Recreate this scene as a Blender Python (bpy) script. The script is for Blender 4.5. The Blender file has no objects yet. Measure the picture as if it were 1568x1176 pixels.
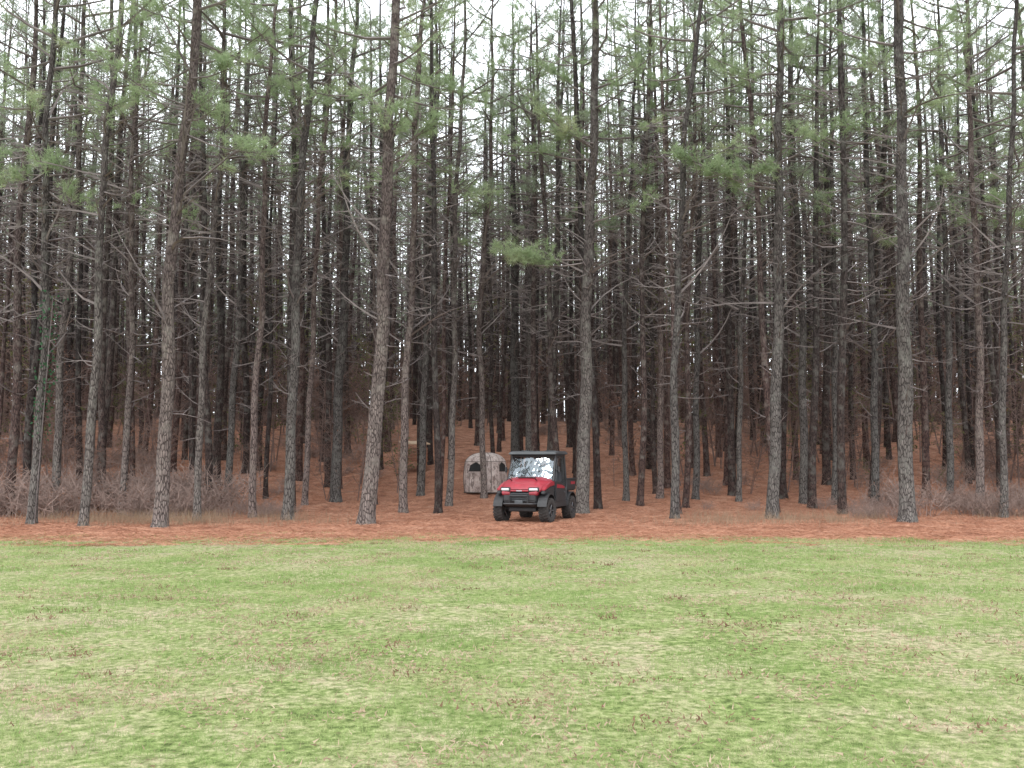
import bpy, math, random
import numpy as np
from mathutils import Vector, Matrix
random.seed(11)
rng=np.random.default_rng(11)
scene=bpy.context.scene
COL=scene.collection
# ---------------------------------------------------------------- camera model
CAMH=1.6; F=1524.0; PITCH=math.atan(121/1524.0)
def unproj(px,py,d):
    u=(px-784)/F; v=(588-py)/F
    dy=math.cos(PITCH)-v*math.sin(PITCH); dz=math.sin(PITCH)+v*math.cos(PITCH)
    t=d/dy
    return (t*u, CAMH+t*dz)
# ---------------------------------------------------------------- noise / terrain
_tab=np.random.default_rng(3).random((256,256))
def vn(x,y,s=1.0,o=0):
    x=np.asarray(x,float)*s+o*17.3+500; y=np.asarray(y,float)*s+o*9.1+500
    xi=np.floor(x).astype(int); yi=np.floor(y).astype(int); fx=x-xi; fy=y-yi
    fx=fx*fx*(3-2*fx); fy=fy*fy*(3-2*fy)
    a=_tab[xi%256,yi%256]; b=_tab[(xi+1)%256,yi%256]; c=_tab[xi%256,(yi+1)%256]; d=_tab[(xi+1)%256,(yi+1)%256]
    return (a*(1-fx)+b*fx)*(1-fy)+(c*(1-fx)+d*fx)*fy
def terrain(x,y):
    x=np.asarray(x,float); y=np.asarray(y,float)
    t=np.clip(y-29,0,8.0); h=0.0094*t*t
    t2=np.clip(y-37.0,0,18); h=h+0.15*t2
    t3=np.clip(y-55,0,16); h=h+0.15*t3-0.15*t3*t3/32
    und=(vn(x,y,0.3,1)-0.5)*0.4+(vn(x,y,0.9,2)-0.5)*0.14
    h=h+und*np.clip((y-31)/8,0,1)
    h=h+(vn(x,y,0.25,4)-0.5)*0.06*np.clip((24-y)/6,0,1)
    return h
def th(x,y): return float(terrain(x,y))
def ground_depth(py):
    best=None
    for i in range(400):
        d=21+i*0.1
        z=th(0,d)-CAMH
        yc=588-F*(-math.sin(PITCH)*d+math.cos(PITCH)*z)/(math.cos(PITCH)*d+math.sin(PITCH)*z)
        e=abs(yc-py)
        if best is None or e<best[0]: best=(e,d)
    return best[1]
# ---------------------------------------------------------------- node helpers
def new_mat(name):
    m=bpy.data.materials.new(name); m.use_nodes=True
    nt=m.node_tree; nt.nodes.clear()
    out=nt.nodes.new('ShaderNodeOutputMaterial')
    return m,nt,out
def nd(nt,typ,ins=None,**props):
    n=nt.nodes.new(typ)
    for k,v in props.items(): setattr(n,k,v)
    if ins:
        for k,v in ins.items():
            if hasattr(v,'is_output'): nt.links.new(v,n.inputs[k])
            else: n.inputs[k].default_value=v
    return n
def ramp(nt,fac,stops):
    r=nt.nodes.new('ShaderNodeValToRGB')
    nt.links.new(fac,r.inputs[0])
    el=r.color_ramp.elements
    while len(el)<len(stops): el.new(0.5)
    for e,(p,c) in zip(el,stops):
        e.position=p; e.color=(c[0],c[1],c[2],1) if not isinstance(c,float) else (c,c,c,1)
    return r.outputs[0]
def mixc(nt,fac,a,b,mode='MIX'):
    n=nt.nodes.new('ShaderNodeMix'); n.data_type='RGBA'; n.blend_type=mode
    for s,v in ((n.inputs[0],fac),(n.inputs[6],a),(n.inputs[7],b)):
        if hasattr(v,'is_output'): nt.links.new(v,s)
        else: s.default_value=v if isinstance(v,(int,float)) else (v[0],v[1],v[2],1)
    return n.outputs[2]
def noise(nt,vec,scale,detail=3,rough=0.55):
    return nd(nt,'ShaderNodeTexNoise',{'Vector':vec,'Scale':scale,'Detail':detail,'Roughness':rough}).outputs[0]
def math_(nt,op,a,b=0.0,clamp=False):
    n=nt.nodes.new('ShaderNodeMath'); n.operation=op; n.use_clamp=clamp
    for s,v in ((n.inputs[0],a),(n.inputs[1],b)):
        if hasattr(v,'is_output'): nt.links.new(v,s)
        else: s.default_value=v
    return n.outputs[0]
def simple(name,col,rough=0.6,metal=0.0,coat=0.0,var=0.25,vs=6.0,bump=0.0):
    m,nt,out=new_mat(name)
    tc=nd(nt,'ShaderNodeTexCoord').outputs['Object']
    n=noise(nt,tc,vs,5)
    c=ramp(nt,n,[(0.3,tuple(x*(1-var) for x in col)),(0.7,tuple(min(1,x*(1+var)) for x in col))])
    b=nd(nt,'ShaderNodeBsdfPrincipled',{'Base Color':c,'Roughness':rough,'Metallic':metal,'Coat Weight':coat})
    if bump:
        bp=nd(nt,'ShaderNodeBump',{'Height':noise(nt,tc,vs*6,4),'Strength':bump,'Distance':0.01})
        nt.links.new(bp.outputs[0],b.inputs['Normal'])
    nt.links.new(b.outputs[0],out.inputs[0])
    return m
# ---------------------------------------------------------------- materials
def bark_mat(name,lo_light,hi,dark):
    m,nt,out=new_mat(name)
    tc=nd(nt,'ShaderNodeTexCoord').outputs['Object']
    mp=nd(nt,'ShaderNodeMapping',{'Vector':tc,'Scale':(1,1,0.28)}).outputs[0]
    vor=nd(nt,'ShaderNodeTexVoronoi',{'Vector':mp,'Scale':22.0},feature='DISTANCE_TO_EDGE').outputs[0]
    n1=noise(nt,mp,16,5,0.65)
    n2=noise(nt,tc,1.3,3)
    sep=nd(nt,'ShaderNodeSeparateXYZ',{0:tc})
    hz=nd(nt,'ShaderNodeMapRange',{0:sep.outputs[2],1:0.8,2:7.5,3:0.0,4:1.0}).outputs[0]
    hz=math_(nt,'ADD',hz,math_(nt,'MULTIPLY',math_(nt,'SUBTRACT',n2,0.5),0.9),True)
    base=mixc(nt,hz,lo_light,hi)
    crack=ramp(nt,vor,[(0.0,0.0),(0.16,1.0)])
    c=mixc(nt,crack,dark,base)
    c=mixc(nt,0.75,c,ramp(nt,n1,[(0.25,0.30),(0.55,0.85),(0.75,1.35)]),'MULTIPLY')
    pt=ramp(nt,noise(nt,tc,3.5,4),[(0.50,0.0),(0.64,1.0)])
    c=mixc(nt,math_(nt,'MULTIPLY',pt,0.5),c,(0.19,0.192,0.175))
    oi=nd(nt,'ShaderNodeObjectInfo').outputs['Random']
    c=mixc(nt,1.0,c,ramp(nt,oi,[(0.0,(0.65,0.64,0.64)),(0.5,(0.95,0.92,0.90)),(1.0,(1.25,1.04,1.0))]),'MULTIPLY')
    b=nd(nt,'ShaderNodeBsdfPrincipled',{'Base Color':c,'Roughness':0.95,'Specular IOR Level':0.15})
    hgt=math_(nt,'ADD',math_(nt,'MULTIPLY',crack,0.6),n1)
    bp=nd(nt,'ShaderNodeBump',{'Height':hgt,'Strength':0.9,'Distance':0.03})
    nt.links.new(bp.outputs[0],b.inputs['Normal']); nt.links.new(b.outputs[0],out.inputs[0])
    return m
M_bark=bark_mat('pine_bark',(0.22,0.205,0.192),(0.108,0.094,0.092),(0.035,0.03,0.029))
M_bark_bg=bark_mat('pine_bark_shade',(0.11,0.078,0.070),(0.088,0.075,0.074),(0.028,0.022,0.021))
M_twig=simple('dead_twig',(0.145,0.122,0.118),0.95,var=0.4,vs=2)
M_redtwig=simple('brush_twig',(0.23,0.165,0.14),0.95,var=0.35,vs=1.5)
M_saptwig=simple('sapling_twig_shaded',(0.15,0.10,0.085),0.95,var=0.4,vs=1.5)  # darker twig copy: shade inside the wood is put into its colour
def leaf_mat(name,stops,scale=1.2,trans=0.4,hs=0.0):
    m,nt,out=new_mat(name)
    g=nd(nt,'ShaderNodeNewGeometry')
    n=noise(nt,g.outputs['Position'],scale,2)
    n3=noise(nt,g.outputs['Position'],scale*14,2)
    f=math_(nt,'ADD',math_(nt,'MULTIPLY',n,0.6),math_(nt,'MULTIPLY',n3,0.4))
    c=ramp(nt,f,stops)
    d=nd(nt,'ShaderNodeBsdfDiffuse',{'Color':c}); t=nd(nt,'ShaderNodeBsdfTranslucent',{'Color':c})
    mx=nd(nt,'ShaderNodeMixShader',{0:trans}); nt.links.new(d.outputs[0],mx.inputs[1]); nt.links.new(t.outputs[0],mx.inputs[2])
    nt.links.new(mx.outputs[0],out.inputs[0]); return m
M_needle=leaf_mat('pine_needles',[(0.30,(0.20,0.26,0.145)),(0.45,(0.29,0.37,0.21)),(0.58,(0.37,0.44,0.27)),(0.72,(0.44,0.44,0.27))],0.7,0.5)
M_needle_bg=leaf_mat('pine_needles_hazed',[(0.30,(0.19,0.24,0.155)),(0.50,(0.28,0.33,0.235)),(0.68,(0.36,0.39,0.29))],0.5,0.5)  # backlit haze on the far crowns is painted in as paler needles
M_leaf_green=leaf_mat('understory_leaves',[(0.3,(0.07,0.085,0.04)),(0.6,(0.15,0.15,0.07))],0.7)
M_leaf_rust=leaf_mat('dead_leaves',[(0.3,(0.13,0.07,0.05)),(0.6,(0.24,0.14,0.10))],0.7,0.3)
M_grass=leaf_mat('grass_blades',[(0.32,(0.13,0.215,0.06)),(0.43,(0.195,0.295,0.09)),(0.52,(0.29,0.375,0.145)),(0.62,(0.42,0.41,0.22)),(0.74,(0.39,0.31,0.20))],0.9,0.3)
M_dry=leaf_mat('dry_grass_blades',[(0.3,(0.22,0.15,0.105)),(0.7,(0.38,0.29,0.20))],1.2,0.3)
M_litter=leaf_mat('lawn_litter_bits',[(0.3,(0.20,0.125,0.09)),(0.5,(0.38,0.28,0.20)),(0.7,(0.52,0.44,0.32))],1.6,0.2)
M_straw=leaf_mat('pine_straw_needles',[(0.3,(0.22,0.105,0.07)),(0.5,(0.39,0.20,0.13)),(0.7,(0.52,0.31,0.215))],1.0,0.1)
def ground_mat():
    m,nt,out=new_mat('ground_soil_grass_straw')
    P=nd(nt,'ShaderNodeNewGeometry').outputs['Position']
    sep=nd(nt,'ShaderNodeSeparateXYZ',{0:P})
    a=noise(nt,P,0.35,3); b=noise(nt,P,2.2,6,0.65); c=noise(nt,P,14,5,0.7); d=noise(nt,P,70,3); g=noise(nt,P,5.5,5,0.7)
    mixf=math_(nt,'ADD',math_(nt,'MULTIPLY',a,0.3),math_(nt,'MULTIPLY',b,0.35)); mixf=math_(nt,'ADD',mixf,math_(nt,'MULTIPLY',c,0.35))
    grass=ramp(nt,mixf,[(0.38,(0.145,0.20,0.065)),(0.46,(0.225,0.285,0.10)),(0.52,(0.32,0.335,0.165)),(0.59,(0.42,0.365,0.24)),(0.66,(0.31,0.22,0.16))])
    grass=mixc(nt,0.9,grass,ramp(nt,c,[(0.32,0.42),(0.6,1.15)]),'MULTIPLY')
    grass=mixc(nt,0.7,grass,ramp(nt,d,[(0.3,0.6),(0.7,1.3)]),'MULTIPLY')
    grass=mixc(nt,ramp(nt,g,[(0.61,0.0),(0.70,0.75)]),grass,(0.15,0.095,0.07))
    straw=ramp(nt,b,[(0.3,(0.21,0.10,0.068)),(0.5,(0.36,0.18,0.12)),(0.7,(0.46,0.27,0.19))])
    straw=mixc(nt,0.9,straw,ramp(nt,c,[(0.3,0.5),(0.65,1.2)]),'MULTIPLY')
    straw=mixc(nt,0.6,straw,ramp(nt,d,[(0.3,0.6),(0.7,1.3)]),'MULTIPLY')
    deep=nd(nt,'ShaderNodeMapRange',{0:sep.outputs[1],1:50.0,2:74.0,3:0.0,4:0.7}).outputs[0]  # painted shade: straw colour darkens towards the forest interior
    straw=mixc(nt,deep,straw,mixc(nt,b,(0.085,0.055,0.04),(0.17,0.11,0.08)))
    e=math_(nt,'ADD',sep.outputs[1],math_(nt,'MULTIPLY',math_(nt,'SUBTRACT',b,0.5),5.0))
    e=math_(nt,'ADD',e,math_(nt,'MULTIPLY',math_(nt,'SUBTRACT',a,0.5),4.0))
    e=math_(nt,'ADD',e,math_(nt,'MULTIPLY',math_(nt,'SUBTRACT',c,0.5),3.0))
    f=nd(nt,'ShaderNodeMapRange',{0:e,1:20.0,2:22.2,3:0.0,4:1.0}).outputs[0]
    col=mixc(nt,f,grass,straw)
    bs=nd(nt,'ShaderNodeBsdfPrincipled',{'Base Color':col,'Roughness':1.0,'Specular IOR Level':0.05})
    bp=nd(nt,'ShaderNodeBump',{'Height':math_(nt,'ADD',c,math_(nt,'MULTIPLY',d,0.5)),'Strength':0.9,'Distance':0.05})
    nt.links.new(bp.outputs[0],bs.inputs['Normal']); nt.links.new(bs.outputs[0],out.inputs[0]); return m
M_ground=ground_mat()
# ---------------------------------------------------------------- mesh builder
class MB:
    def __init__(s): s.v=[];s.f=[];s.n=0
    def add(s,v,f,m):
        v=np.asarray(v,float).reshape(-1,3); f=np.asarray(f,int)
        s.v.append(v); s.f.append((f+s.n,m)); s.n+=len(v)
    def build(s,name,mats,smooth=(),link=True,parent=None):
        V=np.concatenate(s.v); me=bpy.data.meshes.new(name)
        lt=[];li=[];mi=[];sm=[]
        for f,m in s.f:
            lt.append(np.full(len(f),f.shape[1])); li.append(f.ravel()); mi.append(np.full(len(f),m)); sm.append(np.full(len(f),m in smooth))
        lt=np.concatenate(lt); li=np.concatenate(li); mi=np.concatenate(mi); sm=np.concatenate(sm)
        me.vertices.add(len(V)); me.vertices.foreach_set('co',V.ravel())
        me.loops.add(len(li)); me.loops.foreach_set('vertex_index',li.astype(np.int32))
        me.polygons.add(len(lt)); st=np.concatenate([[0],np.cumsum(lt)[:-1]])
        me.polygons.foreach_set('loop_start',st.astype(np.int32))
        me.polygons.foreach_set('loop_total',lt.astype(np.int32))
        me.polygons.foreach_set('material_index',mi.astype(np.int32)); me.polygons.foreach_set('use_smooth',sm)
        for m in mats: me.materials.append(m)
        me.update(calc_edges=True)
        if not link: return me
        o=bpy.data.objects.new(name,me); COL.objects.link(o)
        if parent: o.parent=parent
        return o
def tube(pts,rad,sides):
    pts=np.asarray(pts,float); rad=np.asarray(rad,float); n=len(pts)
    T=np.gradient(pts,axis=0); T/=np.linalg.norm(T,axis=1)[:,None]+1e-9
    ref=np.array([0.0,0,1]) if abs(T[:,2]).mean()<0.8 else np.array([1.0,0,0])
    U=np.cross(T,ref); U/=np.linalg.norm(U,axis=1)[:,None]+1e-9; W=np.cross(T,U)
    a=np.arange(sides)*2*math.pi/sides
    V=pts[:,None]+rad[:,None,None]*(np.cos(a)[None,:,None]*U[:,None]+np.sin(a)[None,:,None]*W[:,None])
    i=np.arange(n-1)[:,None]*sides; j=np.arange(sides)[None]; j2=(j+1)%sides
    f=np.stack([i+j,i+j2,i+sides+j2,i+sides+j],-1).reshape(-1,4)
    return V.reshape(-1,3),f
def tuft_tpl(n,w,seed):
    r=np.random.default_rng(seed); out=[]
    for k in range(n):
        z=r.uniform(0,0.24); az=r.uniform(0,2*math.pi); tl=math.radians(r.uniform(22,75)); L=r.uniform(0.15,0.25)
        d=np.array([math.sin(tl)*math.cos(az),math.sin(tl)*math.sin(az),math.cos(tl)])
        s=np.cross(d,r.normal(size=3)); s/=np.linalg.norm(s)
        p=np.array([0,0,z]); out+= [p-s*w/2,p+s*w/2,p+d*L+np.array([0,0,-0.015])]
    return np.array(out)
TPLH=[tuft_tpl(28,0.013,i) for i in range(5)]
TPLB=[tuft_tpl(14,0.020,i+9) for i in range(5)]
TPLF=[tuft_tpl(8,0.034,i+19) for i in range(5)]
def add_tufts(B,pos,ax,sc,mat,r,TPL):
    if not len(pos): return
    pos=np.array(pos);ax=np.array(ax);sc=np.array(sc)
    ax=ax/(np.linalg.norm(ax,axis=1)[:,None]+1e-9)
    rv=r.normal(size=ax.shape); u=np.cross(ax,rv); u/=np.linalg.norm(u,axis=1)[:,None]; w=np.cross(ax,u)
    R=np.stack([u,w,ax],1)
    for k in range(5):
        idx=np.arange(k,len(pos),5)
        if not len(idx): continue
        V=np.einsum('vk,nkj->nvj',TPL[k],R[idx])*sc[idx][:,None,None]+pos[idx][:,None]
        nv=V.shape[0]*V.shape[1]
        B.add(V.reshape(-1,3),np.arange(nv).reshape(-1,3),mat)
def curve_pts(p0,az,e0,L,bend,r,n=5):
    pts=[np.array(p0,float)]; a=az
    for i in range(n-1):
        e=e0+bend*(i/(n-1)); a+=r.normal()*0.16
        pts.append(pts[-1]+L/(n-1)*np.array([math.cos(e)*math.cos(a),math.cos(e)*math.sin(a),math.sin(e)]))
    return pts
def at(pts,t):
    x=t*(len(pts)-1); i=min(int(x),len(pts)-2); f=x-i
    return pts[i]*(1-f)+pts[i+1]*f
def live_branch(B,pts,r0,T,r,dens=1.0,t0=0.3,tw=True):
    L=np.linalg.norm(pts[-1]-pts[0]); n=len(pts)
    B.add(*tube(pts,np.linspace(r0,0.006,n),4),1)
    d=pts[-1]-pts[0]; az0=math.atan2(d[1],d[0])
    nt=max(2,int(L*4.2*dens))
    for k in range(nt):
        t=t0+(1-t0)*(k+r.random())/nt; p=at(pts,min(t,1))
        az=az0+r.choice([-1,1])*r.uniform(0.2,1.2); e=r.uniform(-0.1,0.7); tl=r.uniform(0.2,0.65)*(1.1-0.5*t)
        q=curve_pts(p,az,e,tl,0.4,r,3)
        if tw: B.add(*tube(q,[0.007,0.005,0.004],3),1)
        for tt in (0.45,0.8,1.0):
            if r.random()<0.8:
                T[0].append(at(q,tt)+r.normal(size=3)*0.03); T[1].append(q[-1]-q[0]+r.normal(size=3)*0.12+np.array([0,0,0.06])); T[2].append(r.uniform(0.75,1.2))
    T[0].append(pts[-1]);T[1].append(pts[-1]-pts[-2]);T[2].append(1.1)
def dead_branch(B,p,r,L,k_=1.0,e0=None,sub=True):
    az=r.uniform(0,2*math.pi)
    q=curve_pts(p,az,r.uniform(-0.35,0.75) if e0 is None else e0,L,r.uniform(-0.6,0.8),r,4 if L<2 else 6)
    B.add(*tube(q,np.linspace(0.011+0.008*L,0.005,len(q))*k_,3),1)
    if not sub: return
    for k in range(int(r.integers(1,5)*(1 if L<2 else 1.8))):
        t=r.uniform(0.3,1); s=curve_pts(at(q,t),az+r.choice([-1,1])*r.uniform(0.4,1.2),r.uniform(-0.4,0.8),min(1.0,r.uniform(0.25,0.8)*L*0.6),0.2,r,3)
        B.add(*tube(s,np.array([0.009,0.007,0.004])*k_,3),1)
def make_tree(name,path,H,r0,cb,seed,extra=(),link=True,sides=10,mats=None,deadn=2.6,dead0=2.5,nbr=3.6,Lmax=2.9,dens=1.0,TPL=TPLH,k_=1.0,nlong=0,far=False):
    r=np.random.default_rng(seed); B=MB()
    zs=np.concatenate([[-0.15,0,0.12,0.35,0.8],np.arange(1.6,H,0.9 if not far else 1.8),[H]])
    pts=[];rad=[]
    for z in zs:
        x,y=path(z); pts.append((x,y,z))
        t=max(z,0)/H
        rr=r0*(1-0.72*t) if t<0.6 else r0*(0.568*(1-(t-0.6)/0.4)+0.03)
        rr*=1+0.40*math.exp(-max(z,0)/0.22)
        rad.append(rr*(1+r.normal()*0.02))
    V,f=tube(pts,rad,sides); V[:,:2]+=r.normal(size=(len(V),2))*r0*0.035
    B.add(V,f,0)
    T=[[],[],[]]
    for k in range(int((cb-dead0)*deadn)):
        z=dead0+(cb-dead0)*math.sqrt(r.random()); x,y=path(z)
        dead_branch(B,(x,y,z),r,r.uniform(0.35,1.9)*(0.45+0.65*z/cb),k_,sub=not far)
    for k in range(nlong):
        z=r.uniform(5.0,cb+2); x,y=path(z)
        dead_branch(B,(x,y,z),r,r.uniform(1.6,3.2),1.15,r.uniform(0.1,0.9))
    nb=int((H-cb)*nbr)
    for k in range(nb):
        t=(k+r.random())/nb; z=cb+(H-cb)*t
        if r.random()<0.2: continue
        L=(Lmax*(1-t**1.5)*r.uniform(0.6,1.15)*(0.75+0.5*min(t*3,0.6)))+0.35; x,y=path(z)
        q=curve_pts((x,y,z),k*2.4+r.normal()*0.5,-0.05+0.9*t+r.normal()*0.15,L,0.55,r,5)
        live_branch(B,q,0.012+0.011*L,T,r,dens,tw=not far)
    for k in range(2):
        z=cb-r.uniform(0.3,2.5); x,y=path(z)
        q=curve_pts((x,y,z),r.uniform(0,6.28),0.1,r.uniform(1.2,2.6),0.4,r,5); live_branch(B,q,0.03,T,r,0.9,0.5)
    for s,e,dn in extra:
        s=np.array(s);e=np.array(e); m1=s*0.65+e*0.35+np.array([0,0,-0.1]); m2=s*0.3+e*0.7+np.array([0,0,-0.08])
        live_branch(B,[s,m1,m2,e],0.03,T,r,dn*1.5,0.35)
    add_tufts(B,T[0],T[1],T[2],2,r,TPL)
    return B.build(name,mats or [M_bark,M_twig,M_needle],smooth=(0,),link=link)
# ---------------------------------------------------------------- ground sheet
xs=np.unique(np.concatenate([np.linspace(-60,60,161),np.linspace(-900,-60,22),np.linspace(60,900,22)]))
ys=np.unique(np.concatenate([np.linspace(-10,130,200),np.linspace(-600,-10,14),np.linspace(130,1500,22)]))
X,Y=np.meshgrid(xs,ys); Z=terrain(X,Y)
B=MB(); nx=len(xs); i=(np.arange(len(ys)-1)[:,None]*nx+np.arange(nx-1)[None]).ravel()
B.add(np.stack([X.ravel(),Y.ravel(),Z.ravel()],-1),np.stack([i,i+1,i+1+nx,i+nx],-1),0)
B.build('ground',[M_ground],smooth=(0,))
# ---------------------------------------------------------------- blades
def blades(name,x,y,h,w,lean,mat,flat=False):
    n=len(x); z=terrain(x,y); az=rng.uniform(0,2*math.pi,n); la=rng.uniform(0,2*math.pi,n)
    dx=np.cos(az)*w/2; dy=np.sin(az)*w/2
    a=np.stack([x-dx,y-dy,z-0.003],-1); b=np.stack([x+dx,y+dy,z-0.003],-1)
    if flat:
        a[:,2]+=0.008+rng.uniform(0,.02,n); b[:,2]+=0.008+rng.uniform(0,.02,n)
        c=np.stack([x+np.cos(la)*h,y+np.sin(la)*h,terrain(x+np.cos(la)*h,y+np.sin(la)*h)+0.006+rng.uniform(0,0.05,n)],-1)
    else:
        l=np.abs(rng.normal(size=n))*lean*h
        c=np.stack([x+np.cos(la)*l,y+np.sin(la)*l,z+h],-1)
    B=MB(); B.add(np.stack([a,b,c],1).reshape(-1,3),np.arange(3*n).reshape(-1,3),0)
    return B.build(name,[mat])
def edge_off(x,y): return (vn(x,y*0.4,0.5,10)-0.5)*2.4+(vn(x,y,1.5,8)-0.5)*2.6+(vn(x,y,5,9)-0.5)*1.6
N=560000
y=3.0+20.5*rng.random(N)**1.25; x=rng.uniform(-1,1,N)*(5+0.55*y)
dn=0.40*vn(x,y,0.8,5)+0.3*vn(x,y,3,6)+0.3*vn(x,y,8,7)
edge=y+edge_off(x,y)+rng.normal(size=N)*0.7
k=(rng.random(N)<np.clip((dn-0.35)*3.6,0.06,1))&(edge<21.3)
x=x[k];y=y[k];dn=dn[k]
blades('grass_lawn',x,y,rng.uniform(0.012,0.05,len(x))*(0.6+dn),0.0035*np.maximum(1,y/7),0.9,M_grass)
N=190000; y=3+18.5*rng.random(N); x=rng.uniform(-1,1,N)*(5+0.55*y)
k=rng.random(N)<np.clip((vn(x,y,1.1,12)*0.5+vn(x,y,4,13)*0.5-0.47)*5,0.05,1); x=x[k];y=y[k]
blades('lawn_litter',x,y,rng.uniform(0.015,0.05,len(x)),rng.uniform(0.004,0.013,len(x)),1,M_litter,True)
N=170; y=5.5+15*rng.random(N); x=rng.uniform(-1,1,N)*(4+0.5*y); q=34
sp=np.repeat(rng.uniform(0.04,0.16,N),q)
cx=np.repeat(x,q)+rng.normal(size=N*q)*sp*1.5; cy=np.repeat(y,q)+rng.normal(size=N*q)*sp
blades('fallen_leaves',cx,cy,rng.uniform(0.012,0.034,len(cx)),rng.uniform(0.008,0.022,len(cx)),1,M_leaf_rust,True)
N=240000; y=19.3+26*rng.random(N)**1.4; x=rng.uniform(-1,1,N)*(5+0.56*y)
k=(y+edge_off(x,y)+rng.normal(size=N)*0.7)>20.9; x=x[k];y=y[k]
blades('pine_straw',x,y,rng.uniform(0.08,0.22,len(x)),0.009,1,M_straw,True)
N=150000; y=22.5+11*rng.random(N); x=rng.uniform(-1,1,N)*(5+0.56*y)
m=vn(x,y,0.45,21)*0.5+vn(x,y,1.6,22)*0.5
side=np.where(x<0,np.clip((-x-3.0)/6,0,1),np.clip((x-2.5)/4,0,0.55)); prof=np.exp(-((y-27.6)/2.0)**2)
k=rng.random(N)<np.clip((m-0.47)*5,0,1)*side*prof; x=x[k];y=y[k]
blades('dry_grass',x,y,rng.uniform(0.08,0.40,len(x)),0.009,0.5,M_dry)
# ---------------------------------------------------------------- hero trees
heroes=[
 ([(50,803),(62,560),(72,300),(85,0)],15),
 ([(128,806),(140,600),(160,300),(185,0)],15),
 ([(243,808),(252,650),(266,400),(285,180),(300,0)],23),
 ([(300,798),(312,560),(335,250),(345,0)],12),
 ([(187,790),(195,600),(205,300),(215,0)],11),
 ([(388,793),(392,600),(400,350),(425,0)],12),
 ([(440,797),(447,600),(462,300),(482,0)],18),
 ([(515,768),(520,560),(530,350),(545,0)],17),
 ([(562,803),(574,640),(583,470),(597,250),(606,0)],26),
 ([(618,785),(624,560),(632,300),(650,0)],14),
 ([(688,775),(694,560),(700,300),(712,0)],11),
 ([(740,762),(735,500),(750,250),(756,0)],10),
 ([(889,786),(897,580),(904,350),(912,0)],22),
 ([(958,768),(955,560),(965,300),(975,0)],10),
 ([(1035,795),(1032,560),(1038,420),(1050,200),(1075,0)],14),
 ([(1184,795),(1190,560),(1192,300),(1196,0)],20),
 ([(1388,800),(1385,560),(1382,300),(1375,0)],25),
 ([(1340,776),(1338,500),(1325,200),(1320,0)],13),
 ([(1500,787),(1500,500),(1485,200),(1480,0)],14),
 ([(1537,793),(1535,560),(1550,200),(1556,0)],12),
 ([(1066,765),(1066,500),(1075,250),(1080,0)],11),
 ([(1232,768),(1228,500),(1215,250),(1208,0)],14),
 ([(1455,775),(1452,500),(1440,200),(1436,0)],12),
 ([(1280,772),(1277,400),(1270,0)],11),
 ([(468,775),(476,500),(500,200),(512,0)],10),
 ([(645,755),(650,500),(664,200),(668,0)],12),
 ([(808,735),(812,500),(818,250),(815,0)],13),
 ([(1010,760),(1012,500),(1020,200)],11),
 ([(350,770),(362,500),(378,200)],12),
 ([(85,785),(98,500),(122,200)],13),
 ([(790,728),(788,500),(786,250)],15),
 ([(842,730),(848,500),(858,250)],12),
 ([(1130,765),(1135,500),(1150,200)],9),
]
EX={
 0:[((80,225),(-40,255),-0.8,1.8),((76,292),(128,316),-0.5,1.3),((80,150),(20,130),-.8,1.3),((78,262),(10,285),-0.9,1.8),((79,240),(70,262),-1.3,1.8)],
 2:[((278,205),(395,235),-0.7,1.5),((285,170),(215,140),-0.5,1.5),((283,120),(370,95),-.6,1.5),((284,185),(330,165),-.9,1.5)],
 8:[((600,232),(668,182),-0.5,1.7),((599,215),(560,150),-0.6,1.8),((600,225),(615,165),-1.1,1.8),((603,110),(700,140),.6,1.5)],
 12:[((901,398),(764,386),-0.7,1.9),((901,402),(790,404),-0.9,1.9),((905,255),(838,172),-0.6,1.9),((906,220),(870,200),-0.9,1.8),((908,150),(830,95),.4,1.5)],
 15:[((1192,285),(1040,238),-0.8,2.0),((1193,255),(1160,265),-0.6,1.7),((1192,290),(1090,262),-0.9,1.8),((1194,130),(1110,110),-.8,1.4),((1194,200),(1230,210),-.9,1.6)],
 18:[((1488,320),(1575,345),-0.6,2.0),((1487,285),(1435,268),-0.5,1.6),((1487,300),(1530,310),-0.9,1.8)],
 16:[((1380,180),(1450,150),-.5,1.6),((1380,120),(1330,90),-.5,1.5)],
 6:[((470,190),(430,130),-.5,1.5)],
}
placed=[]
for ti,(pp,w) in enumerate(heroes):
    d=ground_depth(pp[0][1])
    P=[unproj(a,b,d) for a,b in pp]
    bx=P[0][0]; bz=th(bx,d)
    zz=[0.0]+[p[1]-bz for p in P[1:]]; xx=[p[0]-bx for p in P]
    sl=(xx[-1]-xx[-2])/(zz[-1]-zz[-2])
    zz.append(zz[-1]+12); xx.append(xx[-1]+sl*6)
    rr=np.random.default_rng(100+ti); ph=rr.uniform(0,6.28); am=rr.uniform(0.05,0.13)
    def path(z,zz=zz,xx=xx,ph=ph,am=am):
        w_=am*math.sin(z*0.55+ph)*min(1,max(z,0)/3)
        return (float(np.interp(z,zz,xx))+w_*0.5+0.03*math.sin(z*1.7+ph), w_)
    r0=w/F*d/2*0.93
    H=rr.uniform(20,24)+(w-12)*0.1
    cb=rr.uniform(10.5,13)
    ex=[]
    for (s,e,do,dnn) in EX.get(ti,[]):
        sx,sz=unproj(s[0],s[1],d); exx,ez=unproj(e[0],e[1],d+do)
        ex.append(((path(sz-bz)[0],0,sz-bz),(exx-bx,do,ez-bz),dnn))
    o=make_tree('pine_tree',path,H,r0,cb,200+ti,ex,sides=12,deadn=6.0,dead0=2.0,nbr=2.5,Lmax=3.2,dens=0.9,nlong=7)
    o.location=(bx,d,bz); placed.append((bx,d))
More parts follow.
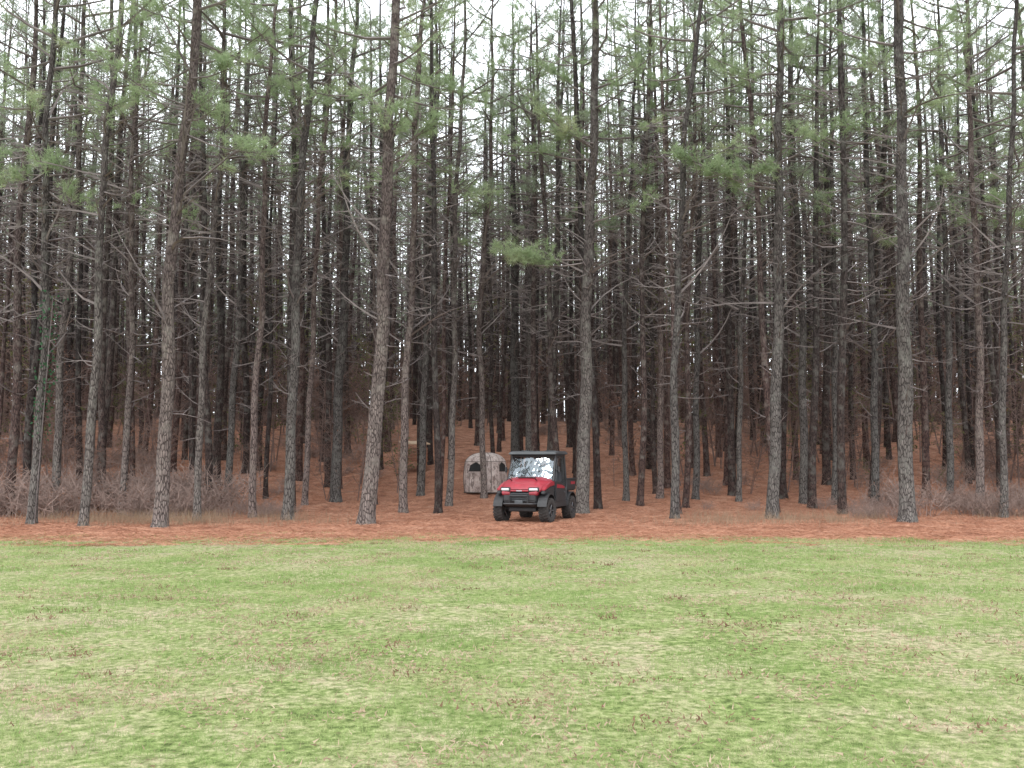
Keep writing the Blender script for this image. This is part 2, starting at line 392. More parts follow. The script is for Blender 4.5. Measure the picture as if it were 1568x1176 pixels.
# ---------------------------------------------------------------- background forest
forest=bpy.data.objects.new('pine_forest',None); COL.objects.link(forest)
vn_,vf_=[],[]
for k in range(15):
    rr=np.random.default_rng(500+k); lx=rr.normal()*0.02; ly=rr.normal()*0.02; ph=rr.uniform(0,6)
    H=rr.uniform(20,25)
    def path(z,lx=lx,ly=ly,ph=ph): return (lx*z+0.08*math.sin(z*0.45+ph)*min(1,z/3 if z>0 else 0), ly*z+0.07*math.sin(z*0.6+ph*2)*min(1,z/3 if z>0 else 0))
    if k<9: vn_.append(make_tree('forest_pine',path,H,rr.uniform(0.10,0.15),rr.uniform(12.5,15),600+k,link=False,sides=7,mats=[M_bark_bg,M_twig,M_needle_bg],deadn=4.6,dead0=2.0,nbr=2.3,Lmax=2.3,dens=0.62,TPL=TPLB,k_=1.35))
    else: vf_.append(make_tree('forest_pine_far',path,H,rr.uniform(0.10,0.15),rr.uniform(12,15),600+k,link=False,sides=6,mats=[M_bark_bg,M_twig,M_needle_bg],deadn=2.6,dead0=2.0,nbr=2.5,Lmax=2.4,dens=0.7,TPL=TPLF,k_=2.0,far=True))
cnt=0
BLIND=(-0.97,36.3); UTV=(0.68,28.15)
yy=31.0
while yy<102:
    sp=2.3 if yy<62 else 2.75
    hw=0.56*yy+6; xx0=-hw+random.random()*sp
    while xx0<hw:
        px_=xx0+random.gauss(0,0.6); py_=yy+random.gauss(0,0.55)
        xx0+=sp
        if random.random()<0.08: continue
        if any((px_-a)**2+(py_-b)**2<1.1 for a,b in placed): continue
        if (px_-BLIND[0])**2+(py_-BLIND[1])**2<4.0: continue
        if abs(px_-BLIND[0]*py_/36.3)<1.15 and py_<36: continue
        if abs(px_-1.0)<1.6 and py_<33: continue
        o=bpy.data.objects.new('trunk_and_crown',random.choice(vn_ if py_<60 else vf_)); COL.objects.link(o); o.parent=forest
        s=random.uniform(0.85,1.12); o.location=(px_,py_,th(px_,py_)); o.scale=(s*random.uniform(0.75,1.2),)*2+(s,)
        o.rotation_euler=(random.gauss(0,0.014),random.gauss(0,0.014),random.uniform(0,6.28)); cnt+=1
    yy+=sp
print('forest',cnt)
# ---------------------------------------------------------------- distant wood closing the view
def quads(B,c,sz,mat,r,asp=0.5):
    n=len(c); a=r.normal(size=(n,3)); a/=np.linalg.norm(a,axis=1)[:,None]; b=np.cross(a,r.normal(size=(n,3))); b/=np.linalg.norm(b,axis=1)[:,None]
    B.add(np.stack([c-a*sz,c+b*sz*asp,c+a*sz,c-b*sz*asp],1).reshape(-1,3),np.arange(4*n).reshape(-1,4),mat)
r=np.random.default_rng(91); B=MB()
for k in range(560):
    yv=r.uniform(104,150); xv=r.uniform(-0.6*yv-5,0.6*yv+5); z0=th(xv,yv); Ht=r.uniform(19,25)
    q=[(xv,yv,z0-0.2),(xv+r.normal()*0.2,yv,z0+Ht*0.5),(xv+r.normal()*0.5,yv,z0+Ht)]
    B.add(*tube(q,[r.uniform(0.12,0.22),0.12,0.03],6),0)
N=90000; yv=r.uniform(104,146,N); xv=r.uniform(-1,1,N)*(0.6*yv+5); zv=r.random(N)**0.85*18
k=(vn(xv,yv*0.5,0.35,41)*0.5+vn(xv,zv*1.2,0.5,42)*0.5)>0.37+zv*0.006
c=np.stack([xv,yv,terrain(xv,yv)+zv],-1)[k]; quads(B,c,r.uniform(0.25,0.6,(len(c),1)),1,r)
N=60000; yv=r.uniform(104,146,N); xv=r.uniform(-1,1,N)*(0.6*yv+5); zv=r.uniform(11,25,N)
k=vn(xv,yv,0.25,43)*0.5+vn(xv,zv,0.6,44)*0.5>0.45
c=np.stack([xv,yv,terrain(xv,yv)+zv],-1)[k]; quads(B,c,r.uniform(0.2,0.42,(len(c),1)),2,r,0.35)
M_far=leaf_mat('distant_thicket_shaded',[(0.3,(0.04,0.036,0.031)),(0.55,(0.085,0.077,0.064)),(0.7,(0.13,0.135,0.10))],0.12,0.3)  # gloom between the far trunks is painted into this dark colour
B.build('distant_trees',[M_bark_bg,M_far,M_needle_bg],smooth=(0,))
# ---------------------------------------------------------------- understory
def sapling_mesh(seed,H,leafmat,nleaf,lsize):
    r=np.random.default_rng(seed); B=MB(); P=[]
    for s in range(r.integers(1,3)):
        q=curve_pts((r.normal()*0.1,r.normal()*0.1,-0.05),r.uniform(0,6.28),1.35,H*r.uniform(0.7,1),0.1,r,6)
        B.add(*tube(q,np.linspace(0.012+0.004*H,0.008,6),4),0)
        for k in range(int(H*5)):
            t=r.uniform(0.12,1); b=curve_pts(at(q,t),r.uniform(0,6.28),r.uniform(0.0,0.9),r.uniform(0.5,1.6),0.2,r,4)
            B.add(*tube(b,[0.012,0.009,0.007,0.005],3),0)
            for j in range(4):
                c=curve_pts(at(b,r.uniform(0.3,1)),r.uniform(0,6.28),r.uniform(-0.2,0.9),r.uniform(0.2,0.6),0.1,r,3)
                B.add(*tube(c,[0.007,0.006,0.004],3),0); P+=[at(c,r.random()) for _ in range(2)]
    P=np.array(P); idx=r.integers(0,len(P),nleaf); c=P[idx]+r.normal(size=(nleaf,3))*0.06
    quads(B,c,lsize*r.uniform(0.6,1.3,(nleaf,1)),1,r)
    return B.build('sapling',[M_saptwig,leafmat],link=False)
def brush_mesh(seed,H):
    r=np.random.default_rng(seed); B=MB()
    for s in range(42):
        q=curve_pts((r.normal()*0.38,r.normal()*0.38,-0.03),r.uniform(0,6.28),r.uniform(0.7,1.5),H*r.uniform(0.5,1.1),-r.uniform(0,1.1),r,5)
        B.add(*tube(q,np.linspace(0.009,0.004,5),3),0)
        for k in range(6):
            c=curve_pts(at(q,r.uniform(0.3,1)),r.uniform(0,6.28),r.uniform(0,1.1),r.uniform(0.15,0.4),0,r,3)
            B.add(*tube(c,[0.006,0.005,0.003],3),0)
    quads(B,r.normal(size=(50,3))*np.array([0.4,0.4,0.2])+np.array([0,0,0.45*H]),0.03*np.ones((50,1)),1,r)
    return B.build('brush',[M_redtwig,M_leaf_rust],link=False)
under=bpy.data.objects.new('understory_saplings',None); COL.objects.link(under)
SG=[sapling_mesh(700+k,random.uniform(4,8),M_leaf_green,420,0.06) for k in range(3)]
SR=[sapling_mesh(720+k,random.uniform(3,6),M_leaf_rust,240,0.05) for k in range(3)]
SB=[sapling_mesh(740+k,random.uniform(3,7),M_leaf_rust,40,0.04) for k in range(4)]
for k in range(520):
    yv=31.5+56*random.random()**0.9; hw=0.55*yv+5; xv=random.uniform(-hw,hw)
    if yv<50 and abs(xv)<3.6: continue
    me=random.choice(random.choices([SG,SR,SB],[3,3,6])[0])
    o=bpy.data.objects.new('sapling',me); COL.objects.link(o); o.parent=under
    s=random.uniform(0.6,1.25)*(0.8 if yv<38 else 1.1); o.scale=(s,s,s); o.location=(xv,yv,th(xv,yv)); o.rotation_euler=(0,0,random.uniform(0,6.28))
brush=bpy.data.objects.new('dry_brush',None); COL.objects.link(brush)
BR=[brush_mesh(760+k,1.1) for k in range(5)]
for k in range(430):
    if k<170:
        yv=random.uniform(28,33); hw=0.55*yv+3; xv=random.choice([-1,-1,1])*(5.0+(hw-5.0)*random.random()**0.7)
        if vn(xv,yv,0.35,33)<0.45 and abs(xv)<9.5: continue
        s=random.uniform(0.25,0.6)
        if xv<-9 : s*=random.uniform(1.6,3.0); yv+=1.2
        elif xv>12: s*=random.uniform(1.0,2.2); yv+=1.5
    else:
        yv=34+40*random.random(); hw=0.55*yv+4; xv=random.uniform(-hw,hw); s=random.uniform(0.4,1.2)
        if yv<52 and abs(xv)<5.0: continue
        if yv<42 and abs(xv)<10: s*=0.6
    o=bpy.data.objects.new('brush_clump',random.choice(BR)); COL.objects.link(o); o.parent=brush
    o.scale=(s,s,s); o.location=(xv,yv,th(xv,yv)); o.rotation_euler=(0,0,random.uniform(0,6.28))
B=MB(); r=np.random.default_rng(5); n=260; zc=r.uniform(2.2,6.2,n); a=r.uniform(0,6.28,n); rad=0.13+np.abs(r.normal(size=n))*0.09
c=np.stack([np.cos(a)*rad+0.045*zc,np.sin(a)*rad,zc],-1); quads(B,c,0.045*np.ones((n,1)),0,r,0.7)
q=[(0.10+0.045*z,-0.12,z) for z in np.linspace(0,6,9)]; B.add(*tube(q,[0.012]*9,4),1)
o=B.build('ivy_vine',[leaf_mat('ivy_leaves',[(0.3,(0.03,0.085,0.04)),(0.7,(0.07,0.15,0.08))],3),M_twig]); o.location=(placed[0][0],placed[0][1],0)
# ---------------------------------------------------------------- part helpers
import bmesh
def box(name,size,loc,mat,parent,bev=0.01,rot=(0,0,0)):
    bm=bmesh.new(); bmesh.ops.create_cube(bm,size=1)
    for v in bm.verts: v.co=Vector((v.co.x*size[0],v.co.y*size[1],v.co.z*size[2]))
    if bev: bmesh.ops.bevel(bm,geom=bm.edges[:],offset=bev,segments=2,affect='EDGES',profile=0.5)
    me=bpy.data.meshes.new(name); bm.to_mesh(me); bm.free(); me.materials.append(mat)
    o=bpy.data.objects.new(name,me); COL.objects.link(o); o.parent=parent; o.location=loc; o.rotation_euler=rot
    return o
def pipe(name,pts,rad,mat,parent,sides=8):
    B=MB(); pts=[np.array(p,float) for p in pts]
    for a,b in zip(pts[:-1],pts[1:]):
        d=b-a; L=np.linalg.norm(d); d/=L
        V,f=tube([a-d*rad*0.4,b+d*rad*0.4],[rad,rad],sides); B.add(V,f,0)
        B.add(V,[list(range(sides))],0); B.add(V,[list(range(sides,2*sides))],0)
    return B.build(name,[mat],smooth=(),parent=parent)
def prism(name,prof,x0,x1,mat,parent,bev=0.012):
    bm=bmesh.new(); a=[bm.verts.new((x0,p[0],p[1])) for p in prof]; b=[bm.verts.new((x1,p[0],p[1])) for p in prof]
    bm.faces.new(a); bm.faces.new(b[::-1]); n=len(prof)
    for i in range(n): bm.faces.new((a[i],b[i],b[(i+1)%n],a[(i+1)%n]))
    bmesh.ops.recalc_face_normals(bm,faces=bm.faces)
    if bev: bmesh.ops.bevel(bm,geom=bm.edges[:],offset=bev,segments=2,affect='EDGES')
    me=bpy.data.meshes.new(name); bm.to_mesh(me); bm.free(); me.materials.append(mat)
    o=bpy.data.objects.new(name,me); COL.objects.link(o); o.parent=parent; return o
# ---------------------------------------------------------------- vehicle
M_red=simple('red_paint',(0.29,0.022,0.036),0.38,coat=0.35,var=0.18)
M_blk=simple('black_plastic',(0.022,0.022,0.024),0.55,var=0.25,vs=9)
M_roof=simple('roof_plastic',(0.06,0.065,0.07),0.5,var=0.15)
M_tire=simple('tire_rubber',(0.035,0.031,0.029),0.9,var=0.4,vs=8,bump=0.3)
M_rim=simple('wheel_rim',(0.12,0.12,0.125),0.4,metal=0.6)
M_steel=simple('cage_steel',(0.03,0.03,0.032),0.4,metal=0.2)
M_seat=simple('seat_vinyl',(0.035,0.035,0.04),0.6)
M_lamp=simple('headlight_lens',(0.65,0.68,0.70),0.12,coat=1.0,var=0.1)
M_grey=simple('silver_trim',(0.35,0.35,0.37),0.35,metal=0.5)
def glass():
    m,nt,out=new_mat('windshield_polycarbonate')
    tc=nd(nt,'ShaderNodeTexCoord').outputs['Object']
    g=nd(nt,'ShaderNodeBsdfGlossy',{'Color':(0.82,0.93,1,1),'Roughness':0.02}); t=nd(nt,'ShaderNodeBsdfTransparent',{'Color':(0.75,0.78,0.8,1)})
    bp=nd(nt,'ShaderNodeBump',{'Height':noise(nt,tc,2.8,2),'Strength':0.75,'Distance':0.10}); nt.links.new(bp.outputs[0],g.inputs['Normal'])
    mx=nd(nt,'ShaderNodeMixShader',{0:0.18}); nt.links.new(t.outputs[0],mx.inputs[1]); nt.links.new(g.outputs[0],mx.inputs[2]); nt.links.new(mx.outputs[0],out.inputs[0]); return m
M_glass=glass()
U=bpy.data.objects.new('side_by_side_utility_vehicle',None); COL.objects.link(U)
box('skid_plate',(0.8,2.5,0.12),(0,0.05,0.36),M_blk,U,0.03)
box('floor_pan',(1.3,1.25,0.1),(0,0.05,0.47),M_blk,U,0.02)
for s in (-1,1):
    prism('rocker_panel',[(-0.62,0.40),(0.62,0.40),(0.66,0.56),(-0.66,0.56)],s*0.62,s*0.72,M_blk,U)
st=[(-0.46,1.19,.66),(-0.7,1.17,.655),(-0.95,1.12,.63),(-1.18,1.04,.585),(-1.33,0.96,.53),(-1.39,0.88,.49)]
V=[]
for (yh,zh,hw) in st:
    cs=[(-1.0,-0.20),(-1.0,-0.10),(-0.93,-0.03),(-0.72,0.0),(-0.62,0.025),(-0.3,0.03),(0,0.032),(0.3,0.03),(0.62,0.025),(0.72,0.0),(0.93,-0.03),(1.0,-0.10),(1.0,-0.20)]
    for cx_,cz_ in cs: V.append((cx_*hw,yh,zh+cz_*(1.0 if yh>-1.2 else 0.55)))
nc=13; ff=[[i*nc+j,i*nc+j+1,(i+1)*nc+j+1,(i+1)*nc+j] for i in range(len(st)-1) for j in range(nc-1)]
B=MB(); B.add(V,ff,0)
hood=B.build('hood',[M_red],smooth=(0,),parent=U)
md=hood.modifiers.new('s','SOLIDIFY'); md.thickness=0.02
md=hood.modifiers.new('b','SUBSURF'); md.levels=1; md.render_levels=1
box('hood_vent',(0.5,0.24,0.02),(0,-0.74,1.205),M_blk,U,0.008,(-0.12,0,0))
for s in (-1,1): box('hood_crease',(0.03,0.55,0.012),(s*0.36,-1.0,1.135),M_blk,U,0.004,(-0.28,0,s*0.06))
prism('front_fascia',[(-1.36,0.84),(-1.40,0.80),(-1.41,0.60),(-1.34,0.46),(-1.15,0.40),(-1.0,0.45),(-1.0,0.84)],-0.46,0.46,M_blk,U,0.02)
for s in (-1,1):
    prism('red_cheek',[(-1.425,0.86),(-1.43,0.79),(-1.39,0.74),(-1.2,0.77),(-1.2,0.88)],s*0.27,s*0.50,M_red,U,0.012)
    box('headlight_housing',(0.29,0.08,0.12),(s*0.40,-1.39,0.90),M_blk,U,0.02,(0.25,0,s*0.18))
    box('headlight',(0.24,0.05,0.065),(s*0.40,-1.425,0.905),M_lamp,U,0.02,(0.25,0,s*0.18))
box('red_nose_strip',(0.52,0.06,0.05),(0,-1.405,0.87),M_red,U,0.015)
for k in range(5): box('grille_slat',(0.50-0.02*k,0.02,0.016),(0,-1.418,0.79-0.045*k),M_roof,U,0.004)
box('badge',(0.16,0.015,0.03),(0,-1.442,0.866),M_grey,U,0.004)
pipe('front_bumper',[(-0.46,-1.38,0.52),(-0.40,-1.50,0.52),(0.40,-1.50,0.52),(0.46,-1.38,0.52)],0.028,M_steel,U)
pipe('bumper_hoop',[(-0.26,-1.48,0.50),(-0.24,-1.49,0.74),(0.24,-1.49,0.74),(0.26,-1.48,0.50)],0.022,M_steel,U)
box('winch',(0.24,0.1,0.10),(0,-1.44,0.57),M_roof,U,0.02)
for yw in (-0.98,1.02):
    for s in (-1,1):
        pipe('a_arm',[(s*0.2,yw-0.15,0.40),(s*0.56,yw,0.34),(s*0.2,yw+0.15,0.40)],0.016,M_steel,U)
        pipe('shock',[(s*0.34,yw,0.80),(s*0.5,yw,0.38)],0.03,M_roof,U)
def wheel(xc,yc,steer=0):
    E=bpy.data.objects.new('wheel',None); COL.objects.link(E); E.parent=U; E.location=(xc,yc,0.335); E.rotation_euler=(0,0,steer)
    prof=[(-0.115,0.18),(-0.125,0.22),(-0.13,0.28),(-0.115,0.315),(-0.06,0.325),(0.06,0.325),(0.115,0.315),(0.13,0.28),(0.125,0.22),(0.115,0.18)]
    n=36; V=[];ff=[]
    for i in range(n):
        a=2*math.pi*i/n
        for (px_,rr_) in prof: V.append((px_,rr_*math.cos(a),rr_*math.sin(a)))
    m_=len(prof)
    for i in range(n):
        for j in range(m_-1): ff.append([i*m_+j,i*m_+j+1,((i+1)%n)*m_+j+1,((i+1)%n)*m_+j])
    B=MB(); B.add(V,ff,0)
    for i in range(24):
        a=2*math.pi*i/24
        for s in (-1,1):
            aa=a+(0.13 if s>0 else 0)
            cu=np.array([[x_,y_,z_] for x_ in (0.01,0.128) for y_ in (-0.018,0.018) for z_ in (0.30,0.345)])
            cu[:,2]-=np.where(cu[:,0]>0.1,0.015,0); cu[:,0]*=s; cu[:,1]+=np.abs(cu[:,0])*0.25
            ca,sa=math.cos(aa),math.sin(aa); R_=np.array([[1,0,0],[0,ca,-sa],[0,sa,ca]])
            B.add(cu@R_.T,[[0,1,3,2],[4,6,7,5],[0,4,5,1],[2,3,7,6],[0,2,6,4],[1,5,7,3]],0)
    V=[];ff=[]
    for s in (-1,1):
        pr=[(s*0.115,0.185),(s*0.105,0.165),(s*0.05,0.155),(s*0.045,0.02)]
        b0=len(V)
        for i in range(24):
            a=2*math.pi*i/24
            for (px_,rr_) in pr: V.append((px_,rr_*math.cos(a),rr_*math.sin(a)))
        for i in range(24):
            for j in range(3): ff.append([b0+i*4+j,b0+i*4+j+1,b0+((i+1)%24)*4+j+1,b0+((i+1)%24)*4+j])
    B.add(V,ff,1)
    for s in (-1,1):
        for k in range(5):
            a=2*math.pi*k/5; d=np.array([0,math.cos(a),math.sin(a)])
            V,f=tube([np.array([s*0.085,0,0])+d*0.03,np.array([s*0.10,0,0])+d*0.16],[0.022,0.016],6); B.add(V,f,2)
        V,f=tube([(s*0.04,0,0),(s*0.10,0,0),(s*0.101,0,0)],[0.045,0.04,0.001],10); B.add(V,f,2)
    B.build('tire_and_rim',[M_tire,M_blk,M_rim],smooth=(),parent=E)
for s in (-1,1):
    wheel(s*0.65,-0.98,-0.10); wheel(s*0.65,1.02)
def arch(name,xc,yc,w,r_,a0,a1,mat,th_=0.03):
    V=[];n=14
    for i in range(n+1):
        a=math.radians(a0+(a1-a0)*i/n)
        for (dx,rr_) in ((-w/2,r_),(w/2,r_-0.0),(w/2,r_+th_),(-w/2,r_+th_)): V.append((xc+dx,yc+rr_*math.cos(a),0.36+rr_*math.sin(a)))
    ff=[[i*4+j,i*4+(j+1)%4,(i+1)*4+(j+1)%4,(i+1)*4+j] for i in range(n) for j in range(4)]+[[0,1,2,3],[n*4,n*4+3,n*4+2,n*4+1]]
    B=MB(); B.add(V,ff,0); return B.build(name,[mat],parent=U)
for s in (-1,1):
    arch('front_fender_flare',s*0.63,-0.98,0.26,0.41,8,168,M_blk)
    arch('rear_fender_flare',s*0.63,1.02,0.26,0.41,12,170,M_blk)
    prism('front_fender',[(-0.48,0.62),(-0.45,0.98),(-0.75,0.98),(-1.05,0.92),(-1.30,0.86),(-1.32,0.78),(-1.0,0.80),(-0.72,0.76),(-0.58,0.62)],s*0.57,s*0.685,M_blk,U,0.02)
    prism('front_fender_top',[(-0.46,0.99),(-0.45,1.12),(-0.75,1.10),(-1.05,1.02),(-1.30,0.92),(-1.30,0.87),(-1.05,0.93),(-0.75,0.99)],s*0.58,s*0.69,M_red,U,0.012)
    prism('door',[(-0.43,0.56),(-0.43,1.06),(-0.30,1.12),(0.35,1.04),(0.47,0.9),(0.50,0.60),(0.42,0.54)],s*0.68,s*0.725,M_blk,U,0.012)
    prism('door_red_panel',[(-0.36,0.93),(-0.36,1.03),(0.1,1.0),(0.36,0.95),(0.30,0.90)],s*0.722,s*0.735,M_red,U,0.004)
    box('door_handle',(0.02,0.12,0.03),(s*0.735,0.32,0.80),M_roof,U,0.006)
    pipe('cage_side',[(s*0.66,-0.50,1.12),(s*0.62,-0.18,1.80),(s*0.62,0.62,1.83),(s*0.66,0.70,1.0),(s*0.66,0.62,0.55)],0.036,M_steel,U,10)
    pipe('b_pillar',[(s*0.66,0.42,0.95),(s*0.62,0.38,1.82)],0.028,M_steel,U)
    pipe('window_frame',[(s*0.70,-0.40,1.10),(s*0.655,-0.12,1.74),(s*0.655,0.36,1.76),(s*0.70,0.40,1.02)],0.018,M_steel,U)
    box('side_mirror',(0.05,0.09,0.15),(s*0.78,-0.32,1.42),M_blk,U,0.015); pipe('mirror_arm',[(s*0.64,-0.33,1.46),(s*0.78,-0.30,1.42)],0.01,M_steel,U)
wy0,wz0,wy1,wz1=-0.53,1.15,-0.20,1.80
V=[];n=10
for k in range(n+1):
    xk=-1+2*k/n; bow=-0.05*(1-xk*xk)
    V+= [(xk*0.63,wy0+bow,wz0),(xk*0.60,wy1+bow,wz1)]
B=MB(); B.add(V,[[2*k,2*k+2,2*k+3,2*k+1] for k in range(n)],0); B.build('windshield',[M_glass],smooth=(0,),parent=U)
pipe('windshield_bottom',[(-0.65,wy0+.02,wz0-.01),(-0.3,wy0-.045,wz0-.01),(0.3,wy0-.045,wz0-.01),(0.65,wy0+.02,wz0-.01)],0.028,M_blk,U)
pipe('windshield_top',[(-0.62,wy1,wz1+.01),(-0.3,wy1-.05,wz1+.01),(0.3,wy1-.05,wz1+.01),(0.62,wy1,wz1+.01)],0.032,M_blk,U)
pipe('wiper',[(0.1,wy0-0.07,wz0+0.03),(-0.15,wy0+0.03,wz0+0.32)],0.008,M_blk,U)
box('dashboard',(1.2,0.25,0.22),(0,-0.36,1.06),M_blk,U,0.04)
B=MB(); a=np.linspace(0,2*math.pi,25); V,f=tube([(0.33+0.17*math.cos(t),0.0+0.08*math.sin(t),1.22+0.15*math.sin(t)) for t in a],[0.015]*25,6); B.add(V,f,0)
B.build('steering_wheel',[M_blk],parent=U); pipe('steering_column',[(0.33,-0.25,1.08),(0.33,0,1.22)],0.02,M_blk,U)
box('seat_base',(1.2,0.48,0.34),(0,0.22,0.68),M_seat,U,0.05)
for s in (-1,0,1):
    box('seat_back',(0.38,0.14,0.56),(s*0.40,0.50,1.08),M_seat,U,0.05,(-0.15,0,0)); box('headrest',(0.24,0.10,0.16),(s*0.40,0.56,1.45),M_seat,U,0.04)
box('rear_cab_panel',(1.22,0.02,0.44),(0,0.665,1.20),M_blk,U,0.005)
pipe('rear_cross_bar',[(-0.64,0.66,1.45),(0.64,0.66,1.45)],0.022,M_steel,U)
pipe('front_cross_bar',[(-0.62,-0.17,1.79),(0.62,-0.17,1.79)],0.024,M_steel,U)
prism('roof',[(-0.38,1.845),(-0.35,1.90),(-0.1,1.945),(0.6,1.945),(0.78,1.91),(0.80,1.86),(0.6,1.85),(-0.1,1.85)],-0.70,0.70,M_roof,U,0.02)
for s in (-1,1):
    box('roof_rib',(0.06,0.8,0.02),(s*0.35,0.25,1.953),M_roof,U,0.008)
box('bed_floor',(1.3,0.95,0.05),(0,1.13,0.84),M_blk,U,0.01)
for s in (-1,1): box('bed_side',(0.05,0.95,0.28),(s*0.66,1.13,0.99),M_blk,U,0.015); box('bed_red_panel',(0.012,0.4,0.08),(s*0.69,1.30,1.04),M_red,U,0.004); box('bed_rail',(0.08,0.97,0.04),(s*0.66,1.13,1.16),M_blk,U,0.01)
box('bed_front',(1.28,0.05,0.30),(0,0.72,1.0),M_blk,U,0.01); box('tailgate',(1.28,0.05,0.30),(0,1.60,1.0),M_blk,U,0.015)
prism('rear_body',[(0.52,0.5),(0.52,0.82),(1.58,0.82),(1.58,0.66),(1.2,0.55)],-0.48,0.48,M_blk,U)
U.location=(UTV[0],UTV[1],th(*UTV)-0.01); U.rotation_euler=(0,0,math.radians(-20))
# ---------------------------------------------------------------- pop-up blind
def blind_mat():
    m,nt,out=new_mat('blind_camo_fabric')
    tc=nd(nt,'ShaderNodeTexCoord').outputs['Object']
    n1=noise(nt,tc,5,5,0.7); n2=noise(nt,nd(nt,'ShaderNodeMapping',{'Vector':tc,'Scale':(1,1,0.35)}).outputs[0],11,4,0.6)
    c=ramp(nt,n1,[(0.40,(0.46,0.39,0.355)),(0.53,(0.37,0.305,0.28)),(0.64,(0.19,0.14,0.125))])
    c=mixc(nt,ramp(nt,n2,[(0.56,0.0),(0.62,0.85)]),c,(0.13,0.10,0.09))
    b=nd(nt,'ShaderNodeBsdfPrincipled',{'Base Color':c,'Roughness':0.85})
    bp=nd(nt,'ShaderNodeBump',{'Height':noise(nt,tc,4,2),'Strength':0.5,'Distance':0.06}); nt.links.new(bp.outputs[0],b.inputs['Normal'])
    nt.links.new(b.outputs[0],out.inputs[0]); return m
M_camo=blind_mat(); M_void=simple('blind_window_mesh',(0.012,0.012,0.012),0.9); M_pipe=simple('blind_seam',(0.09,0.07,0.06),0.9)
K=bpy.data.objects.new('popup_hunting_blind',None); COL.objects.link(K)
def shell(u,v):
    a=u*2*math.pi; c,s=math.cos(a),math.sin(a); p=3.2
    rr=1/((abs(c)**p+abs(s)**p)**(1/p))
    if v<0.62: hw=0.74+0.045*math.sin(v/0.62*math.pi); z=v/0.62*1.12
    else:
        t=(v-0.62)/0.38; hw=0.74*math.cos(t*math.pi/2)**0.85 if t<1 else 0; z=1.12+0.46*math.sin(t*math.pi/2)
    sag=1-0.02*math.cos(4*a*2)
    return (rr*hw*c*sag,rr*hw*s*sag,z)
nu,nv=64,28; V=[shell(i/nu,j/nv) for j in range(nv+1) for i in range(nu)]
ff=[[j*nu+i,j*nu+(i+1)%nu,(j+1)*nu+(i+1)%nu,(j+1)*nu+i] for j in range(nv) for i in range(nu)]
B=MB(); B.add(V,ff,0); B.build('fabric_shell',[M_camo],smooth=(0,),parent=K)
def onshell(a_deg,z):
    u=(a_deg/360)%1; v=z/1.12*0.62 if z<1.12 else 0.62+0.38*math.asin(min(1,(z-1.12)/0.46))*2/math.pi
    p=np.array(shell(u,v)); n=np.array([p[0],p[1],0]); n/=np.linalg.norm(n)+1e-9; return p+n*0.012
def patch(name,poly,mat):
    c=np.mean(np.array(poly),0); ring=[]
    for (a0,z0),(a1,z1) in zip(poly,poly[1:]+poly[:1]):
        for t in (0,.25,.5,.75): ring.append((a0+(a1-a0)*t,z0+(z1-z0)*t))
    V=[]; m_=len(ring)
    for s in (0.001,0.25,0.5,0.75,1.0):
        V+=[onshell(c[0]+(a-c[0])*s,c[1]+(z-c[1])*s) for a,z in ring]
    ff=[[k*m_+i,k*m_+(i+1)%m_,(k+1)*m_+(i+1)%m_,(k+1)*m_+i] for k in range(4) for i in range(m_)]
    B=MB(); B.add(V,ff,0); B.build(name,[mat],parent=K)
    pipe(name+'_piping',[onshell(a,z) for a,z in ring+ring[:1]],0.009,M_pipe,K,5)
for base in (0,90,180,270):
    patch('window',[(base-20,0.84),(base+20,0.84),(base+17,1.08),(base,1.20),(base-17,1.08)],M_void)
for a in (45,135,225,315):
    pipe('seam',[onshell(a,z) for z in (0.0,.2,.4,.6,.8,1.0,1.12,1.25,1.38,1.48,1.55,1.575)],0.012,M_pipe,K,5)
pipe('ground_skirt',[onshell(a,0.02) for a in range(0,361,10)],0.02,M_pipe,K,5)
pipe('eave_seam',[onshell(a,1.22) for a in range(0,361,8)],0.008,M_pipe,K,5)
pipe('door_zip',[onshell(252,z) for z in np.linspace(0.03,0.78,8)]+[onshell(a,0.78) for a in range(252,292,6)]+[onshell(288,z) for z in np.linspace(0.78,0.03,8)],0.007,M_pipe,K,5)
K.location=(BLIND[0],BLIND[1],th(*BLIND)-0.02); K.rotation_euler=(0,0,math.radians(-28)); K.scale=(0.92,0.92,0.92)
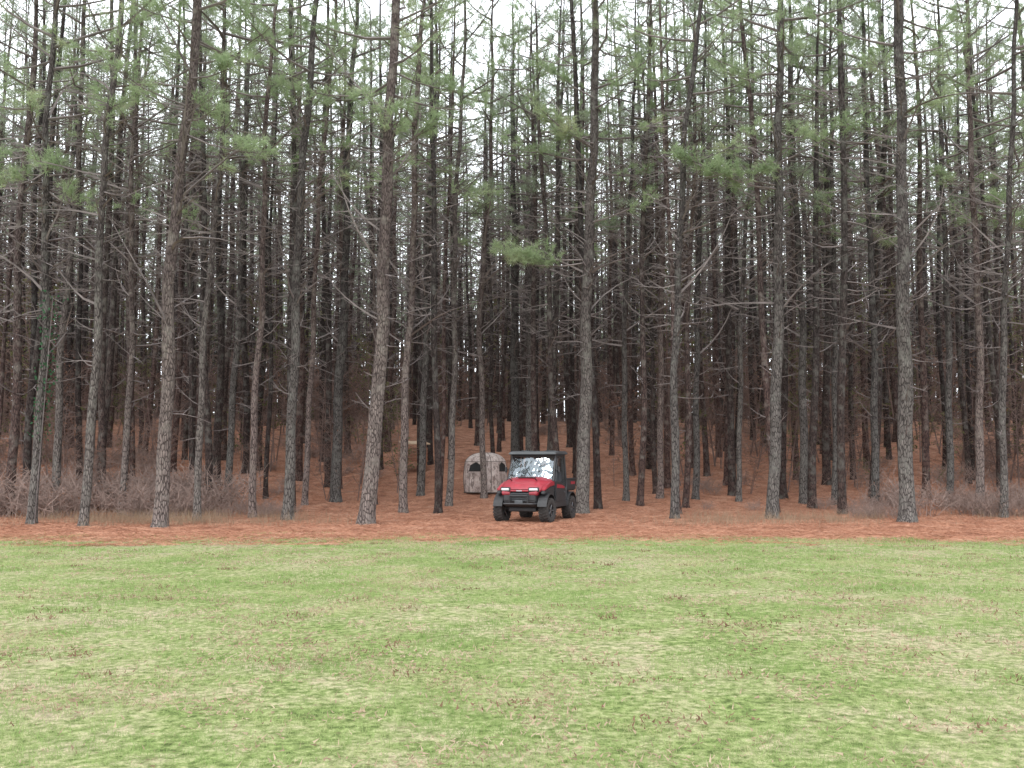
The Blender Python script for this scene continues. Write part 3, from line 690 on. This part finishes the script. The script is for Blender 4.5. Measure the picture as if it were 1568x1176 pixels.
# ---------------------------------------------------------------- wooden box stand deep in the wood
M_wood=simple('weathered_wood',(0.20,0.09,0.055),0.9,var=0.4,vs=8,bump=0.4); M_tan=simple('tan_board',(0.42,0.30,0.20),0.8)
W=bpy.data.objects.new('wooden_shooting_stand',None); COL.objects.link(W)
for sx in (-1,1):
    for sy in (-1,1): box('post',(0.09,0.09,1.3),(sx*0.42,sy*0.42,0.6),M_wood,W,0.008)
box('platform',(1.0,1.0,0.06),(0,0,0.75),M_wood,W,0.008)
for k in range(4): box('wall_board',(0.96,0.03,0.12),(0,-0.47,0.84+0.135*k),M_wood,W,0.006); box('side_board',(0.03,0.86,0.12),(0.48,0,0.84+0.135*k),M_wood,W,0.006)
box('roof_board',(1.15,1.15,0.04),(0,0,1.52),M_tan,W,0.008,(0.12,0,0)); 
for sx in (-1,1): box('roof_post',(0.06,0.06,0.3),(sx*0.42,-0.42,1.38),M_wood,W,0.005)
wx=unproj(634,690,42)[0]; W.location=(wx,42,th(wx,42)-0.3); W.rotation_euler=(0,0,0.3)
# ---------------------------------------------------------------- world / light / camera
w=bpy.data.worlds.new('World'); scene.world=w; w.use_nodes=True; nt=w.node_tree; nt.nodes.clear()
sky=nt.nodes.new('ShaderNodeTexSky'); sky.sky_type='NISHITA'; sky.sun_disc=False; sky.sun_elevation=math.radians(48); sky.sun_rotation=math.radians(200); sky.dust_density=3
hs=nt.nodes.new('ShaderNodeHueSaturation'); hs.inputs['Saturation'].default_value=0.3; nt.links.new(sky.outputs[0],hs.inputs['Color'])
mx=mixc(nt,0.75,hs.outputs[0],(20.5,21.4,22.6))
bg=nt.nodes.new('ShaderNodeBackground'); bg.inputs[1].default_value=0.15; nt.links.new(mx,bg.inputs[0])
wo=nt.nodes.new('ShaderNodeOutputWorld'); nt.links.new(bg.outputs[0],wo.inputs[0])
L=bpy.data.lights.new('sun','SUN'); L.energy=1.5; L.angle=math.radians(18); L.color=(1,0.96,0.9)
lo=bpy.data.objects.new('sun',L); COL.objects.link(lo); lo.rotation_euler=(math.radians(42),0,math.radians(-20)); lo.location=(0,-20,40)
cd=bpy.data.cameras.new('camera'); cd.lens=F/1568*36; cd.sensor_width=36; cd.clip_end=3000
co=bpy.data.objects.new('camera',cd); COL.objects.link(co); co.location=(0,0,CAMH); co.rotation_euler=(math.pi/2+PITCH,0,0)
scene.camera=co
scene.view_settings.view_transform='Standard'; scene.view_settings.look='None'; scene.view_settings.exposure=0
